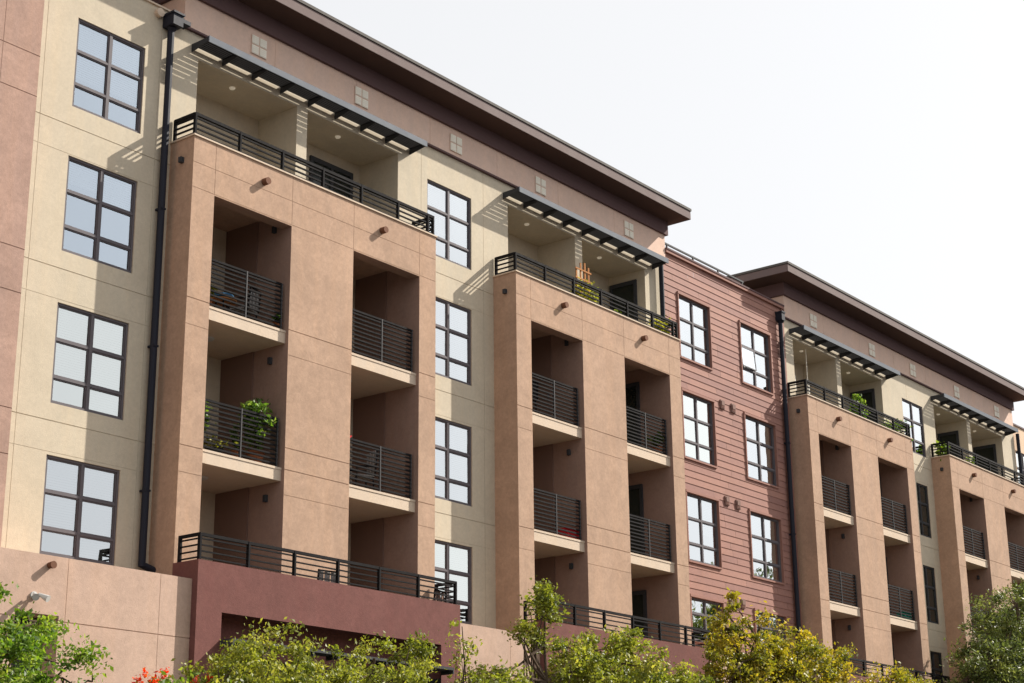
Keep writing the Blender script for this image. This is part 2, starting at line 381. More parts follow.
# ---- red siding wall between the two cream parts
RW = WROWS[:3] + [(.2450, .2925)]
RC = [(1.6020, 1.6700), (1.7415, 1.8140)]
mb = MB(); xa, xb = U(1.5690), U(1.8525)
z = BASEZ-.3; e = .208; rs = random.Random(8); holes = [(U(a), U(b), V(c), V(d)) for a, b in RC for c, d in RW]
while z < V(.690):
    zt = min(z+e, V(.690))
    cuts = sorted({z, zt} | {h for ho in holes for h in ho[2:] if z < h < zt})
    for c, d in zip(cuts[:-1], cuts[1:]):
        zm = (c+d)/2; segs = [(xa, xb)]
        for h in holes:
            if h[2] < zm < h[3]:
                segs = [q for s in segs for q in (((s[0], h[0]), (h[1], s[1])) if s[0] < h[0] < s[1] else (s,))]
        f = lambda q: -.019 + .015*(q-z)/e
        if c == z: joints = [xa + (rs.random()+k)*2.4 for k in range(0, 4)]; bm_ = [M['siding%d' % rs.choice((0, 1, 1, 1, 2))] for _ in range(6)]
        sg = []
        for s0, s1 in segs:
            for jx in joints:
                if s0+.1 < jx < s1-.1: sg.append((s0, jx-.004)); s0 = jx+.004
            sg.append((s0, s1))
        for s0, s1 in sg:
            mt_ = bm_[sum(1 for jx in joints if jx < s0)]
            mb.poly(((s0,f(c),c),(s1,f(c),c),(s1,f(d),d),(s0,f(d),d)), mt_)
            if c == z: mb.poly(((s0,f(c),c),(s1,f(c),c),(s1,.01,c),(s0,.01,c)), M['siding'])
    z += e
mb.poly(((xa,.012,BASEZ-.3),(xb,.012,BASEZ-.3),(xb,.012,BASEZ),(xa,.012,BASEZ)), M['steel'])
for h in holes:   # window surrounds
    t = .05
    mb.box(h[0]-t, h[0], -.055, .10, h[2]-t, h[3], M['siding']); mb.box(h[1], h[1]+t*.6, -.055, .10, h[2]-t, h[3], M['siding'])
    mb.box(h[0], h[1], -.06, .10, h[2]-t, h[2], M['siding']); mb.box(h[0]-t, h[1]+t*.6, -.065, .10, h[3], h[3]+.07, M['siding'])
mb.box(xb-.13, xb-.002, -.05, .0, BASEZ-.3, V(.690), M['siding'])
sw = mb.build('siding_wall', B)
mb = MB(); xp = U(1.5772); mb.box(xp, xb-.003, -.09, .30, V(.690), V(.6935), M['siding']); mb.box(xp, xb-.003, -.11, .32, V(.6935), V(.6955), M['brown'])
pc = mb.build('siding_parapet', B)
xe = U(1.765); ps = [xp+.35+k*1.5 for k in range(4)]
mb = MB()
mb.bar((xp, .12, V(.7050)), (xe, .12, V(.7050)), .05, M['steel'])
for x in ps: mb.bar((x, .12, V(.6955)), (x, .12, V(.7050)), .045, M['steel'])
mb.build('roof_railing', pc)
wjob(*RC[0], RW, blind=[1, 1, .55, 0]); 
wjob(*RC[1], RW, blind=[1, 1, .8, .4])
for a, b in ((1.690, .530), (1.7150, .5303), (1.690, .414), (1.7150, .4135), (1.690, .297), (1.715, .297)):
    mb = MB(); x, z = U(a), V(b)
    mb.box(x-.12, x+.12, -.055, -.02, z-.14, z+.14, M['ventm']); mb.box(x-.085, x+.085, -.075, -.054, z-.03, z+.105, M['ventm'])
    for k in range(3): mb.box(x-.09, x+.09, -.068, -.054, z-.11+k*.03, z-.10+k*.03, M['siding'])
    mb.build('exhaust_vent', sw)

for i, (x0, x1, z0, z1, kw) in enumerate(wins):
    window(x0, x1, z0, z1, 0, seed=i, tilt=(abs(x0-U(1.7415)) < .01 and z1 > V(.6)), **kw)

# ---- core volume, decks
mb = MB(); mb.box(U(.30), U(2.6), 1.45, 13, 0, V(.680), M['cream']); mb.box(U(2.6)+.01, U(3.3), 1.45, 13, 0, V(.680), M['peach']); mb.build('rear_wall', B)
mb = MB(); mb.box(U(.6858), U(.8432), .25, 1.45, V(.676), V(.679), M['deck']); mb.box(U(1.57), U(1.8525), .3, 1.45, V(.676), V(.679), M['deck'])
mb.build('roof_deck', B)

# ---- attic bands and eaves roofs
for (a0, a1) in ((.8432, 1.5765), (1.8557, 2.6000)):
    mb = MB(); x0, x1 = U(a0), U(a1)
    rg = [vg(x0+2.75*k, V(.6815), V(.7103), -.05) for k in range(1, 7)]
    relief(mb, x0, x1, V(.6815), V(.7103), -.05, M['pink'], rg, tl=12, tr=12)
    mb.box(x0-.02, x1+.02, -.075, .2, V(.6797), V(.6815), M['brown'])
    mb.box(x0-.09, x1+.09, -.13, 12, V(.7103), V(.7268), M['brown'])
    at = mb.build('attic', B)
    mb = MB(); xl, xr = x0-.95, x1+.35
    mb.box(xl, xr, -.79, 12.6, V(.7268), V(.7272), M['soffit'])
    mb.box(xl-.004, xr+.004, -.795, 12.61, V(.7272)+.001, V(.7368), M['fascia'])
    mb.box(xl-.03, xr+.03, -.82, 12.64, V(.7373), V(.7402), M['cap'])
    mb.box(xl+.02, xr-.02, -.77, 12.6, V(.7368), V(.7373), M['soffit'])
    mb.build('roof', B)
    vs = ((.9279, 1.0592, 1.1968, 1.3360, 1.5010), (1.9320, 2.1009, 2.2307, 2.3826, 2.5335))[a0 > 1]
    for v in vs:
        q = MB(); cx, cz = U(v), V(.6945); h = .225
        for sx in (-1, 1):
            for sz in (-1, 1):
                ax, bx = sorted((cx+sx*.02, cx+sx*h)); az, bz = sorted((cz+sz*.02, cz+sz*h))
                q.box(ax, bx, -.085, -.05, az, bz, M['white'])
                for k in range(4): q.box(ax+.015, bx-.015, -.094, -.084, az+.02+k*.048, az+.042+k*.048, M['white'])
        q.box(cx-h-.01, cx+h+.01, -.066, -.049, cz-h-.01, cz+h+.01, M['pink'])
        q.build('louver_vent', at)

# ---- sunshades over the loggias
for b in bays:
    x0, x1 = U(b+.0165), U(b+.2935); zt = V(.6695); yo = -.0208*K
    mb = MB()
    mb.box(x0, x1, yo-.03, yo, zt-.15, zt, M['galv'])
    mb.box(x0, x1, yo-.0, yo+.05, zt-.03, zt-.004, M['galv'])
    n = 8
    for k in range(n+1):
        x = x0 + (x1-x0-.03)*k/n
        # tapered arm
        w = .028; a = [(yo+.002, zt-.12), (-.004, zt-.21), (-.004, zt-.03), (yo+.002, zt-.02)]
        for q, f in ((x, 1), (x+w, 1)): mb.poly([(q, y, z) for y, z in a], M['steel'])
        for i in range(4):
            p, r = a[i], a[(i+1) % 4]; mb.poly(((x,p[0],p[1]),(x+w,p[0],p[1]),(x+w,r[0],r[1]),(x,r[0],r[1])), M['steel'])
    for k in range(7):
        y = yo+.045 + (-yo-.11)*k/6.4
        mb.box(x0+.03, x1-.03, y, y+.050, zt-.072, zt-.058, M['black'])
    mb.build('sunshade', B)

def glass_door(parent, p0, p1, z0, z1, nrm, two=True):
    """sliding door between two plan points, standing proud of the wall along nrm"""
    mb = MB(); a = Vector((*p0, 0)); b = Vector((*p1, 0)); n = Vector((*nrm, 0)); d = (b-a).normalized()
    def bx(s0, s1, za, zb, t0, t1, mat):
        P = [a+d*s0+n*t0, a+d*s1+n*t0, a+d*s1+n*t1, a+d*s0+n*t1]
        k = len(mb.v); mb.v += [(p.x, p.y, za) for p in P]+[(p.x, p.y, zb) for p in P]
        for f in ((0,1,2,3),(4,7,6,5),(0,4,5,1),(1,5,6,2),(2,6,7,3),(3,7,4,0)): mb.f.append(tuple(k+i for i in f)); mb.m.append(mb.mi(mat))
    W = (b-a).length; F = M['steel']
    bx(0, .09, z0, z1, .0, .06, F); bx(W-.09, W, z0, z1, .0, .06, F); bx(.09, W-.09, z1-.12, z1, .0, .06, F); bx(.09, W-.09, z0, z0+.1, .0, .06, F)
    if two: bx(W/2-.05, W/2+.05, z0+.1, z1-.12, .0, .06, F)
    bx(.09, W-.09, z0+.1, z1-.12, .004, .008, M['room'])
    o = mb.build('glass_door', parent)
    g2 = MB(); P = [a+d*.09+n*.03, a+d*(W-.09)+n*.03]
    g2.poly(((P[0].x,P[0].y,z0+.1),(P[1].x,P[1].y,z0+.1),(P[1].x,P[1].y,z1-.12),(P[0].x,P[0].y,z1-.12)), M['dglass']); g2.build('pane', o)
    return o

# ---- balcony bays, loggias, balconies
YB = .051*K
for bi, b in enumerate(bays):
    x0, x1 = U(b), U(b+BW); o1 = (U(b+.0237), U(b+.1112)); o2 = (U(b+.1873), U(b+.2757)); zt = V(.5665+.005)
    regs = []
    for z in (.5490, .5275, .4347, .4128, .3340, .3160, .2950): 
        if z in (.3340,): regs.append(hg(o1[1], o2[0], V(z), DB))
        else: regs.append(hg(x0, x1, V(z), DB, w=1 if z in (.4347, .3160) else .6))
    for x in (o1[0], o1[1], o2[0], o2[1]): regs.append(vg(x+(.0), V(.5275), zt, DB))
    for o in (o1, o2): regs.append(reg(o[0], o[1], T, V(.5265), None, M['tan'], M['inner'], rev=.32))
    mb = MB(); relief(mb, x0, x1, V(.19), zt, DB, M['tan'], regs, tl=-DB+.02, tr=-DB+.02, tt=.22)
    mb.poly(((x0,DB+.22,zt),(x0,DB+.22,F5),(x1,DB+.22,F5),(x1,DB+.22,zt)), M['tan'])
    for xs_ in (x0, x1-.22): mb.box(xs_+.002, xs_+.218, DB+.22, -.002, F5-.1, zt-.001, M['tan'])
    for o in (o1, o2):
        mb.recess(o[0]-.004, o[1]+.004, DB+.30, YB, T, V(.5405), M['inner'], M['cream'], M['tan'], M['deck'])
    bay = mb.build('balcony_bay', B)
    q = MB(); q.box(x0-.03, x1+.03, DB-.03, DB+.25, zt, zt+.035, M['slab'])
    q.box(x0-.03, x0+.25, DB+.25, -.003, zt, zt+.035, M['slab']); q.box(x1-.25, x1+.03, DB+.25, -.003, zt, zt+.035, M['slab'])
    cap = q.build('parapet_cap', bay)
    yr = DB+.06; zr0, zr1 = zt+.035, V(.5928)
    posts = [(x0+.05+(x1-x0-.1)*k/6, yr) for k in range(7)] + [(x0+.05, -.06), (x1-.05, -.06), (x1-.05-.2, yr)]
    rail('parapet_railing', bay, [(x0+.05, -.05), (x0+.05, yr), (x1-.05, yr), (x1-.05, -.05)], zr0, zr1, 4, posts, bars=.034, top=.065, lowgap=.05, postw=.075, pm=M['black'])
    # loggia deck and recess rooms
    q = MB()
    q.box(x0+.22, x1-.22, DB+.22, 0.0, F5-.28, F5-.005, M['deck'])
    for (a, c) in ((.0245, .1415), (.1545, .2765)):
        q.recess(U(b+a), U(b+c), .10, .0495*K, F5, V(.6572), M['cream'], M['cream'], M['cream'], M['deck'])
    lg = q.build('loggia', B)
    for (a, c) in ((.0245, .1415), (.1545, .2765)):
        q = MB(); q.lathe((U(b+(a+c)/2)-.1, .45, V(.6572)-.04), [(.02, .0), (.055, .0), (.07, .02), (.07, .042)], M['lit'], 20); q.build('ceiling_light', lg)
    if bi == 0:
        glass_door(lg, (U(1.0450), .0495*K-.002), (U(1.1025), .0495*K-.002), F5, V(.6455), (0, -1))
    else:
        glass_door(lg, (U(b+.2765)-.002, .0110*K), (U(b+.2765)-.002, .0475*K), F5, V(.6470), (-1, 0), two=False)
        glass_door(lg, (U(b+.1415)-.002, .0140*K), (U(b+.1415)-.002, .0475*K), F5, V(.6430), (-1, 0), two=False) if bi == 3 else None
    # scuppers
    for v in (.0775, .2235):
        q = MB(); c = (U(b+v), V(.5556))
        q.lathe((c[0], DB, c[1]), [(.072, -.15), (.080, -.15), (.080, 0.0)], M['scup'], 14, axis='y'); q.build('scupper', bay)
    q = MB(); q.box(x0-.09, x0, DB*.55-.045, DB*.55+.045, V(.5505), V(.5505)+.12, M['steel']); q.build('wall_lamp', bay)
    # balconies
    for oi, o in enumerate((o1, o2)):
        for zf in (F4, F3):
            q = MB(); q.box(o[0]-.002, o[1]+.002, -.0249*K, YB-.003, zf-.283, zf-.015, M['slab'])
            q.box(o[0]-.001, o[1]+.001, -.0254*K, YB-.005, zf-.045, zf+.005, M['slab'])
            s = q.build('balcony', B)
            y = -.0243*K+.04
            rail('railing', s, [(o[0], y), (o[1]-.07, y)], zf+.02, V(.4752)-F4+zf, 10, [(o[0]+.06, y), ((o[0]+o[1])/2, y), (o[1]-.1, y)], bars=.036, lowgap=.06)
            q = MB(); q.lathe(((o[0]+o[1])/2-.2, .35, zf-.32), [(.02, 0), (.14, .0), (.16, .02), (.16, .036)], M['lampw'], 20); q.build('ceiling_light', s)
        for zf, zc in ((T, F3), (F3, F4), (F4, V(.5405))):
            xr = o[1]
            if oi == 0 or bi == 0:
                q = MB(); q.box(xr-.03, xr-.001, .0117*K, YB-.004, zf+.01, zc-(.29 if zc < F5-.5 else .005), M['panel'])  # darker brown full-height sheet over the rear part of the side wall
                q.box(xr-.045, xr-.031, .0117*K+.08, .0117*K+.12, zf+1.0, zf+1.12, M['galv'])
                q.build('inner_wall_panel', bay)
            else: glass_door(bay, (xr-.001, .0117*K), (xr-.001, .0475*K), zf+.01, zf+2.4, (-1, 0), two=False)
            if oi == 0:
                q = MB(); q.box(xr-.08, xr-.001, -.28, -.20, zf+2.37, zf+2.52, M['steel']); q.build('wall_lamp', bay)

# ---- base wall and terraces
YBASE = -.051*K; YM = -.057*K
def base(xa, xb, op=None):
    regs = [hg(U(xa), U(xb), V(.1670), YBASE), hg(U(xa), U(xb), V(.10), YBASE)]
    for k in range(-4, 30):
        x = U(.7255 + k*.0815)
        if U(xa)+.2 < x < U(xb)-.2: regs.append(vg(x, 0, BASEZ, YBASE))
    for (a, c, z) in op or (): regs.append(reg(U(a), U(c), .6, V(z), YBASE+.45, M['steel'], M['base']))
    mb = MB(); relief(mb, U(xa), U(xb), 0, BASEZ, YBASE, M['base'], regs, tl=1.3, tr=1.3, tt=1.34)
    return mb.build('base_wall', B)
bw = base(.30, .8366, [(.560, .640, .1705), (.6850, .7203, .1705)]); base(1.1368, 1.2582); base(1.5563, 1.8525); base(2.1500, 2.2745); base(2.572, 3.3)
def scone(parent, x, z, y):
    q = MB(); q.lathe((x, y, z), [(.062, -.13), (.068, -.13), (.055, 0.0)], M['scup'], 14, axis='y'); return q.build('scupper', parent)
scone(bw, U(.7127)-.08, V(.2036), YBASE); scone(bw, U(.632), V(.204), YBASE)
q = MB(); x, z, y = U(.7024)-.10, V(.1820), YBASE
q.lathe((x, y, z), [(.07, -.03), (.07, 0)], M['lampw'], 14, axis='y')
for s in (-1, 1):
    q.bar((x, y-.03, z), (x+s*.07, y-.10, z-.02), .03, M['lampw'], sides=8)
    q.bar((x+s*.05, y-.08, z+.02), (x+s*.13, y-.25, z-.07), .05, M['lampw'], .13, sides=12)
q.build('security_light', bw)
for (tx0, tx1) in ((.8366, 1.1368), (1.2582, 1.5563), (1.8525, 2.1500), (2.2745, 2.572)):
    x0, x1 = U(tx0), U(tx1); zt = V(.2245); ow = (x0+.65, x1-.66)
    regs = [reg(ow[0], ow[1], .3, V(.1880), YM+.55, M['maroon'], M['maroon'])]
    for k in (1, 2, 3): regs.append(reg(ow[0], ow[1], .3, V(.160), YM+.60, M['steel'], M['steel'], .1))
    mb = MB(); relief(mb, x0, x1, 0, zt, YM, M['maroon'], regs, tl=.2, tr=.2, tt=.2)
    for xs_ in (x0, x1-.2): mb.box(xs_, xs_+.2, YM+.2, DB-.004, 0, zt, M['maroon'])
    mb.box(x0+.2, x1-.2, YM+.2, DB-.004, T-.2, T-.004, M['deck'])
    mb.poly(((x0+.2,YM+.2,T),(x1-.2,YM+.2,T),(x1-.2,YM+.2,zt),(x0+.2,YM+.2,zt)), M['maroon'])
    for k in range(9):
        xx = ow[0]+(ow[1]-ow[0])*(k+.5)/9; mb.box(xx-.02, xx+.02, YM+.5, YM+.54, .3, V(.160), M['steel'])
    for zz in (V(.150), V(.125), V(.10)): mb.box(ow[0], ow[1], YM+.48, YM+.53, zz, zz+.05, M['galv'])
    t = mb.build('terrace', B)
    yr = YM+.08; zr1 = V(.2450)
    posts = [(x0+.08+(x1-x0-.16)*k/6, yr) for k in range(7)] + [(x0+.08, DB-.1), (x1-.08, DB-.1)]
    rail('terrace_railing', t, [(x0+.08, DB-.08), (x0+.08, yr), (x1-.08, yr), (x1-.08, DB-.08)], zt+.001, zr1, 4, posts, bars=.029, top=.06, lowgap=.06, postw=.075, pm=M['black'])
    q = MB(); q.box(ow[0]-.02, ow[1]+.02, YM-.36, YM-.005, V(.1655), V(.1655)+.06, M['steel'])
    for k in range(10):
        xx = ow[0]+(ow[1]-ow[0])*k/9; q.box(xx-.02, xx+.02, YM-.36, YM-.005, V(.1655)-.08, V(.1655)-.002, M['steel'])
    q.build('entrance_canopy', t)

# ---- downpipes
def downpipe(u, zb, head=True):
    x = U(u); mb = MB(); y = -.13
    mb.bar((x, y, zb+.12), (x, y, V(.672)), .15, M['pipe'], sides=12)
    for z in range(int(zb)+2, int(V(.66)), 3): mb.box(x-.06, x+.06, y-.080, -.002, z, z+.04, M['pipe'])
    mb.bar((x, y, zb+.16), (x+.32, y-.05, zb+.06), .14, M['pipe'], sides=12)
    if head:
        h = .72 if head is True else float(head)
        mb.box(x-.19*h, x+.19*h, -.36 if h > .7 else -.26, -.004, V(.6705), V(.6805), M['pipe'])
        mb.box(x-.22*h, x+.22*h, -.39 if h > .7 else -.28, -.003, V(.6805), V(.6822), M['pipe'])
        mb.bar((x, -.15, V(.6705)), (x, y, V(.6675)), .24, M['pipe'], .14, sides=12)
        if h > .7: mb.box(x+.13, x+.40, -.30, -.06, V(.6765), V(.6800), M['pipe'])
    return mb.build('downpipe', B, smooth=False)
downpipe(.8272, BASEZ+.22); downpipe(1.5615, BASEZ, False); downpipe(1.8375, BASEZ, .55); downpipe(2.6060, BASEZ, False)
q = MB(); q.lathe((U(.8166), 0, V(.6815)), [(.075, -.10), (.10, -.10), (.10, 0)], M['slab'], 16, axis='y'); q.build('overflow_spout', B)

# ------------------------------------------------------------------ plants and balcony things
def leaves(P, size, seed, mat, name, parent, asp=.5, updir=.3):
    rng = np.random.default_rng(seed); n = len(P)
    d = rng.normal(size=(n, 3)); d[:, 2] += updir; d /= np.linalg.norm(d, axis=1)[:, None]
    a = rng.normal(size=(n, 3)); a -= (a*d).sum(1)[:, None]*d; a /= np.linalg.norm(a, axis=1)[:, None]
    c = np.cross(d, a); s = size*rng.uniform(.45, 1.5, n)[:, None]
    fold = d*s*.12
    v = np.stack([P-a*s/2, P+c*s*asp/2-fold, P+a*s/2, P-c*s*asp/2-fold], 1).reshape(-1, 3)
    me = bpy.data.meshes.new(name)
    me.vertices.add(4*n); me.vertices.foreach_set('co', v.ravel())
    me.loops.add(4*n); me.loops.foreach_set('vertex_index', np.arange(4*n, dtype=np.int32))
    me.polygons.add(n); me.polygons.foreach_set('loop_start', np.arange(0, 4*n, 4, dtype=np.int32))
    try: me.polygons.foreach_set('loop_total', np.full(n, 4, dtype=np.int32))
    except Exception: pass
    me.update(calc_edges=True)
    at = me.attributes.new('tint', 'FLOAT', 'FACE'); at.data.foreach_set('value', np.clip(rng.normal(.5, .2, n) + (crown_points.tint if len(crown_points.tint) == n else 0), 0, 1).astype(np.float32))
    me.materials.append(mat)
    o = bpy.data.objects.new(name, me); COL.objects.link(o); o.parent = parent
    return o
def crown_points(blobs, n_clump, per, cr, seed):
    rng = np.random.default_rng(seed); cs = []
    vol = np.array([b[3]*b[4]*b[5] for b in blobs])**.8; vol = vol/vol.sum()
    for b, w in zip(blobs, vol):
        k = max(3, int(n_clump*w)); u = rng.normal(size=(k, 3)); u /= np.linalg.norm(u, axis=1)[:, None]
        r = rng.uniform(0.12, 1, k)**.45
        cs.append(np.array(b[:3]) + u*r[:, None]*np.array(b[3:6])*rng.uniform(.82, 1.12, (k, 1)))
    cs = np.concatenate(cs)
    P = []; TN = []
    for c in cs:
        m = int(per*rng.uniform(.3, 1.8)); TN.append(np.full(m, rng.normal(0, .2))); q = rng.normal(size=(m, 3))*cr*rng.uniform(.5, 1.1)*np.array([1, 1, .75])
        P.append(c+q)
    crown_points.tint = np.concatenate(TN)
    return cs, np.concatenate(P)
crown_points.tint = np.zeros(1)
def tube(mb, pts, r0, r1, mat, sides=7):
    n = len(pts)
    for i in range(n-1):
        a = r0+(r1-r0)*i/(n-1); b = r0+(r1-r0)*(i+1)/(n-1); mb.bar(pts[i], pts[i+1], 2*a, mat, 2*b, sides)
def tree(name, label, x, y, blobs, n_clump, per, cr, leaf, mat, seed, r=.13, sway=.25, asp=.5, group=None, top=None, cat='tree'):
    t = thing(name, label, cat, (x, y, 0), group)
    rel = [(b[0]-x, b[1]-y, *b[2:]) for b in blobs]
    cs, P = crown_points(rel, n_clump, per, cr, seed)
    rnd = random.Random(seed); zt = top or max(b[2]+b[5]*.5 for b in rel); zl = min(b[2]-b[5]*.6 for b in rel)
    mb = MB(); trunk = []; n = 9
    bx = sum(b[0] for b in rel)/len(rel)*.15; 
    for i in range(n+1):
        f = i/n; trunk.append(Vector((rnd.uniform(-1, 1)*sway*.3*f+bx*f, rnd.uniform(-1, 1)*sway*.3*f, zt*f)))
    tube(mb, trunk, r, r*.22, M['bark'], 9)
    mb.lathe((0, 0, -.01), [(r*1.5, 0), (r*1.05, .25)], M['bark'], 9)
    tk = mb.build('trunk', t)
    lb = MB(); limbs = []
    for b in rel:
        for k in range(5):
            st = trunk[rnd.randint(3, n-1)]
            e = Vector((b[0]+rnd.uniform(-.6, .6)*b[3], b[1]+rnd.uniform(-.6, .6)*b[4], b[2]+rnd.uniform(-.2, .7)*b[5]))
            mid = st.lerp(e, .5)+Vector((rnd.uniform(-.2, .2), rnd.uniform(-.2, .2), rnd.uniform(-.25, .1)))
            pts = [st, st.lerp(mid, .5), mid, mid.lerp(e, .5)+Vector((0, 0, .05)), e]; tube(lb, pts, r*.45, r*.1, M['bark'], 6); limbs += pts[1:]
    for c in cs[::2]:
        c = Vector(c); nb = min(limbs+trunk[3:], key=lambda q: (q-c).length); m = nb.lerp(c, .55)+Vector((rnd.uniform(-.1, .1), 0, rnd.uniform(-.12, .02)))
        tube(lb, [nb, m, c], r*.13, r*.04, M['bark'], 4)
    lb.build('branches', t)
    leaves(P, leaf, seed+7, mat, 'crown', t, asp)
    return t
YT = -3.59
tree('broadleaf_tree', 'bright green leafy tree in the bottom left corner, in front of the pale base wall', 14.6, YT,
     [(14.5, YT, 4.65, 2.0, 1.5, 1.4), (16.0, YT, 4.8, 1.0, 1.0, .95), (15.3, YT, 5.95, .6, .5, .5), (16.6, YT, 5.25, .6, .6, .5), (17.6, YT, 4.65, .40, .4, .75)], 300, 75, .13, .085, M['leafA'], 11)
tree('broadleaf_tree', 'olive green tree before the left half of the first maroon terrace', 21.7, YT,
     [(21.7, YT, 4.8, 1.25, 1.1, 1.28), (20.9, YT, 4.65, .8, .9, .85)], 200, 75, .12, .08, M['leafB'], 23, r=.1)
tree('broadleaf_tree', 'wide olive green tree before the right half of the first maroon terrace', 24.6, YT,
     [(24.3, YT, 4.85, 1.75, 1.2, 1.2), (25.3, YT, 5.1, 1.0, .9, 1.2), (23.0, YT, 4.85, .9, .9, .9)], 260, 75, .12, .08, M['leafB'], 37, r=.1)
tree('young_tree', 'sparse sapling with few leaves beside the right corner of the first maroon terrace', 27.25, YT,
     [(27.35, YT, 5.9, .35, .35, .95), (28.0, YT, 5.2, .6, .5, .55)], 42, 26, .13, .09, M['leafB'], 41, r=.045, top=6.6)
tree('broadleaf_tree', 'tall loose yellow green tree with a dark trunk before the second maroon terrace', 30.0, YT,
     [(30.0, YT, 7.0, .4, .5, .95), (29.2, YT, 6.65, .3, .3, .3), (28.5, YT, 5.4, 1.0, .7, .6), (31.3, YT, 5.9, 1.1, .9, 1.0), (32.9, YT, 6.15, 1.35, 1.1, 1.15), (34.8, YT, 5.75, 1.7, 1.0, .85)],
     400, 66, .135, .095, M['leafB'], 53, r=.09, top=7.3)
tree('broadleaf_tree', 'bright yellow leaved tree standing before the red siding', 39.6, YT,
     [(38.5, YT, 7.3, .85, .8, 1.35), (39.9, YT, 6.6, 1.7, 1.1, 1.25), (42.0, YT, 6.9, 1.6, 1.2, 1.2), (37.6, YT, 6.3, .9, .8, 1.0), (43.8, YT, 6.2, .9, .8, .95)],
     360, 70, .14, .105, M['leafY'], 67, r=.14, top=8.0)
tree('broadleaf_tree', 'low yellow leaved tree at the bottom edge between the third and fourth bays', 47.3, YT,
     [(47.3, YT, 6.3, 1.7, 1.2, 1.1), (48.9, YT, 6.2, 1.0, 1.0, .9)], 200, 72, .15, .11, M['leafY'], 71, r=.1)
tree('evergreen_tree', 'large dense dark green tree in the bottom right corner', 57.6, YT,
     [(58.2, YT, 8.5, 3.1, 2.3, 2.9), (55.2, YT, 7.3, 2.2, 1.8, 1.9), (61.4, YT, 9.2, 2.6, 2.0, 2.6)], 720, 100, .21, .14, M['leafD'], 83, r=.24, asp=.3)
# flowering shrub
t = thing('flowering_shrub', 'shrub with red flowers at the bottom edge before the first maroon corner', 'shrub', (19.75, YT, .10))
mb = MB(); rnd = random.Random(5)
for k in range(16):
    a = rnd.uniform(-.8, .8); tube(mb, [(0, 0, 0), (a*.4, rnd.uniform(-.2, .2), 2.5), (a, rnd.uniform(-.4, .4), 4.6)], .03, .01, M['bark'], 5)
mb.build('stems', t)
cs, P = crown_points([(0, 0, 3.9, 1.0, .8, .95)], 60, 40, .16, 3); leaves(P, .10, 5, M['leafA'], 'foliage', t)
for k in range(11):
    c = np.array([rnd.uniform(-.8, .6), rnd.uniform(-.3, .3), 4.80+rnd.uniform(-.16, .16)])
    leaves(c+np.random.default_rng(k).normal(size=(24, 3))*.045, .075, 9+k, M['leafR'], 'flower_cluster', t, .5, 1.0)

for k, (xa, xb, hh, mt) in enumerate(((-40, 22, 11, 'tower'), (26, 88, 13, 'pink'), (92, 190, 7.5, 'pink'))):
    t = thing('row_building', ('low brown', 'taller grey brown', 'long pale tan')[k]+' street block across the road, behind the camera', 'building', (xa, -45, 0))
    q = MB(); hs_ = [(1.2+i*4, 3.2+i*4, z, z+1.7) for i in range(int((xb-xa-3)/4)) for z in np.arange(1.2, hh-2, 3.2)]
    q.box(0, xb-xa, -14, 0, 0, hh, M[mt]); q.box(-.2, xb-xa+.2, -14.2, .2, hh, hh+.5, M['brown']); wl = q.build('wall', t)
    q = MB()
    for a, b_, c, d in hs_: q.box(a, b_, .004, .06, c, d, M['steel'])
    o = q.build('windows', wl)
# across the street (only ever seen as reflections in the glass)
rnd = random.Random(99)
for k, (x, hgt) in enumerate(((58, 15), (96, 21), (112, 24), (128, 23), (146, 25), (165, 22))):
    y = -36+rnd.uniform(-2, 2)
    tree('street_tree', 'tall tree across the street, seen only as a reflection in the windows', x, y,
         [(x, y, hgt*.62, hgt*.3, hgt*.28, hgt*.36)], 150, 70, .7, .6, M['leafD'], 200+k, r=.3, group='trees across the street')

def pot(parent, x, y, z, r=.16, h=.28, mat='terra'):
    q = MB(); q.lathe((x, y, z), [(r*.7, 0), (r*.95, h*.85), (r*1.08, h*.86), (r*1.08, h), (r*.9, h)], M[mat], 18); return q.build('pot', parent)
def plant(label, x, y, z, r=.3, h=.5, mat='leafP', n=10, per=36, leaf=.08, potmat='terra', ph=.28, cat='potted plant', name='potted_plant', seed=1, group=None):
    t = thing(name, label, cat, (x, y, z), group)
    pot(t, 0, 0, 0.004, max(.1, r*.55), ph, potmat)
    mb = MB(); rn = random.Random(seed)
    for k in range(6):
        a = rn.uniform(-r, r)*.7; c = rn.uniform(-r, r)*.5; tube(mb, [(0, 0, ph*.7), (a*.4, c*.4, ph+h*.4), (a, c, ph+h*.85)], .012, .005, M['bark'], 5)
    mb.build('stem', t)
    cs, P = crown_points([(0, 0, ph+h*.5, r, r*.8, h*.5)], n, per, r*.28, seed); leaves(P, leaf, seed+1, M[mat], 'foliage', t)
    return t
def chair(label, x, y, z, rz=0, mat='black', fab='grey', name='patio_chair', cat='chair', h=.9):
    t = thing(name, label, cat, (x, y, z), rz=rz)
    for sx in (-.23, .23):
        for sy in (-.22, .24):
            q = MB(); q.bar((sx, sy, .004), (sx*.95, sy*.9, .43), .03, M[mat]); q.build('leg', t)
    q = MB(); q.box(-.25, .25, -.24, .24, .42, .46, M[fab]); q.build('seat', t)
    q = MB()
    for k in range(6): q.box(-.235+k*.082, -.235+k*.082+.06, .235+.02*(k % 2), .255+.02*(k % 2), .47, h, M[fab])
    q.bar((-.25, .25, .44), (-.25, .30, h+.02), .03, M[mat]); q.bar((.25, .25, .44), (.25, .30, h+.02), .03, M[mat]); q.bar((-.25, .30, h), (.25, .30, h), .03, M[mat])
    q.build('backrest', t)
    q = MB()
    for sx in (-.26, .26): q.bar((sx, -.2, .64), (sx, .27, .66), .035, M[mat]); q.bar((sx, -.2, .44), (sx, -.2, .64), .025, M[mat])
    q.build('armrests', t)
    return t
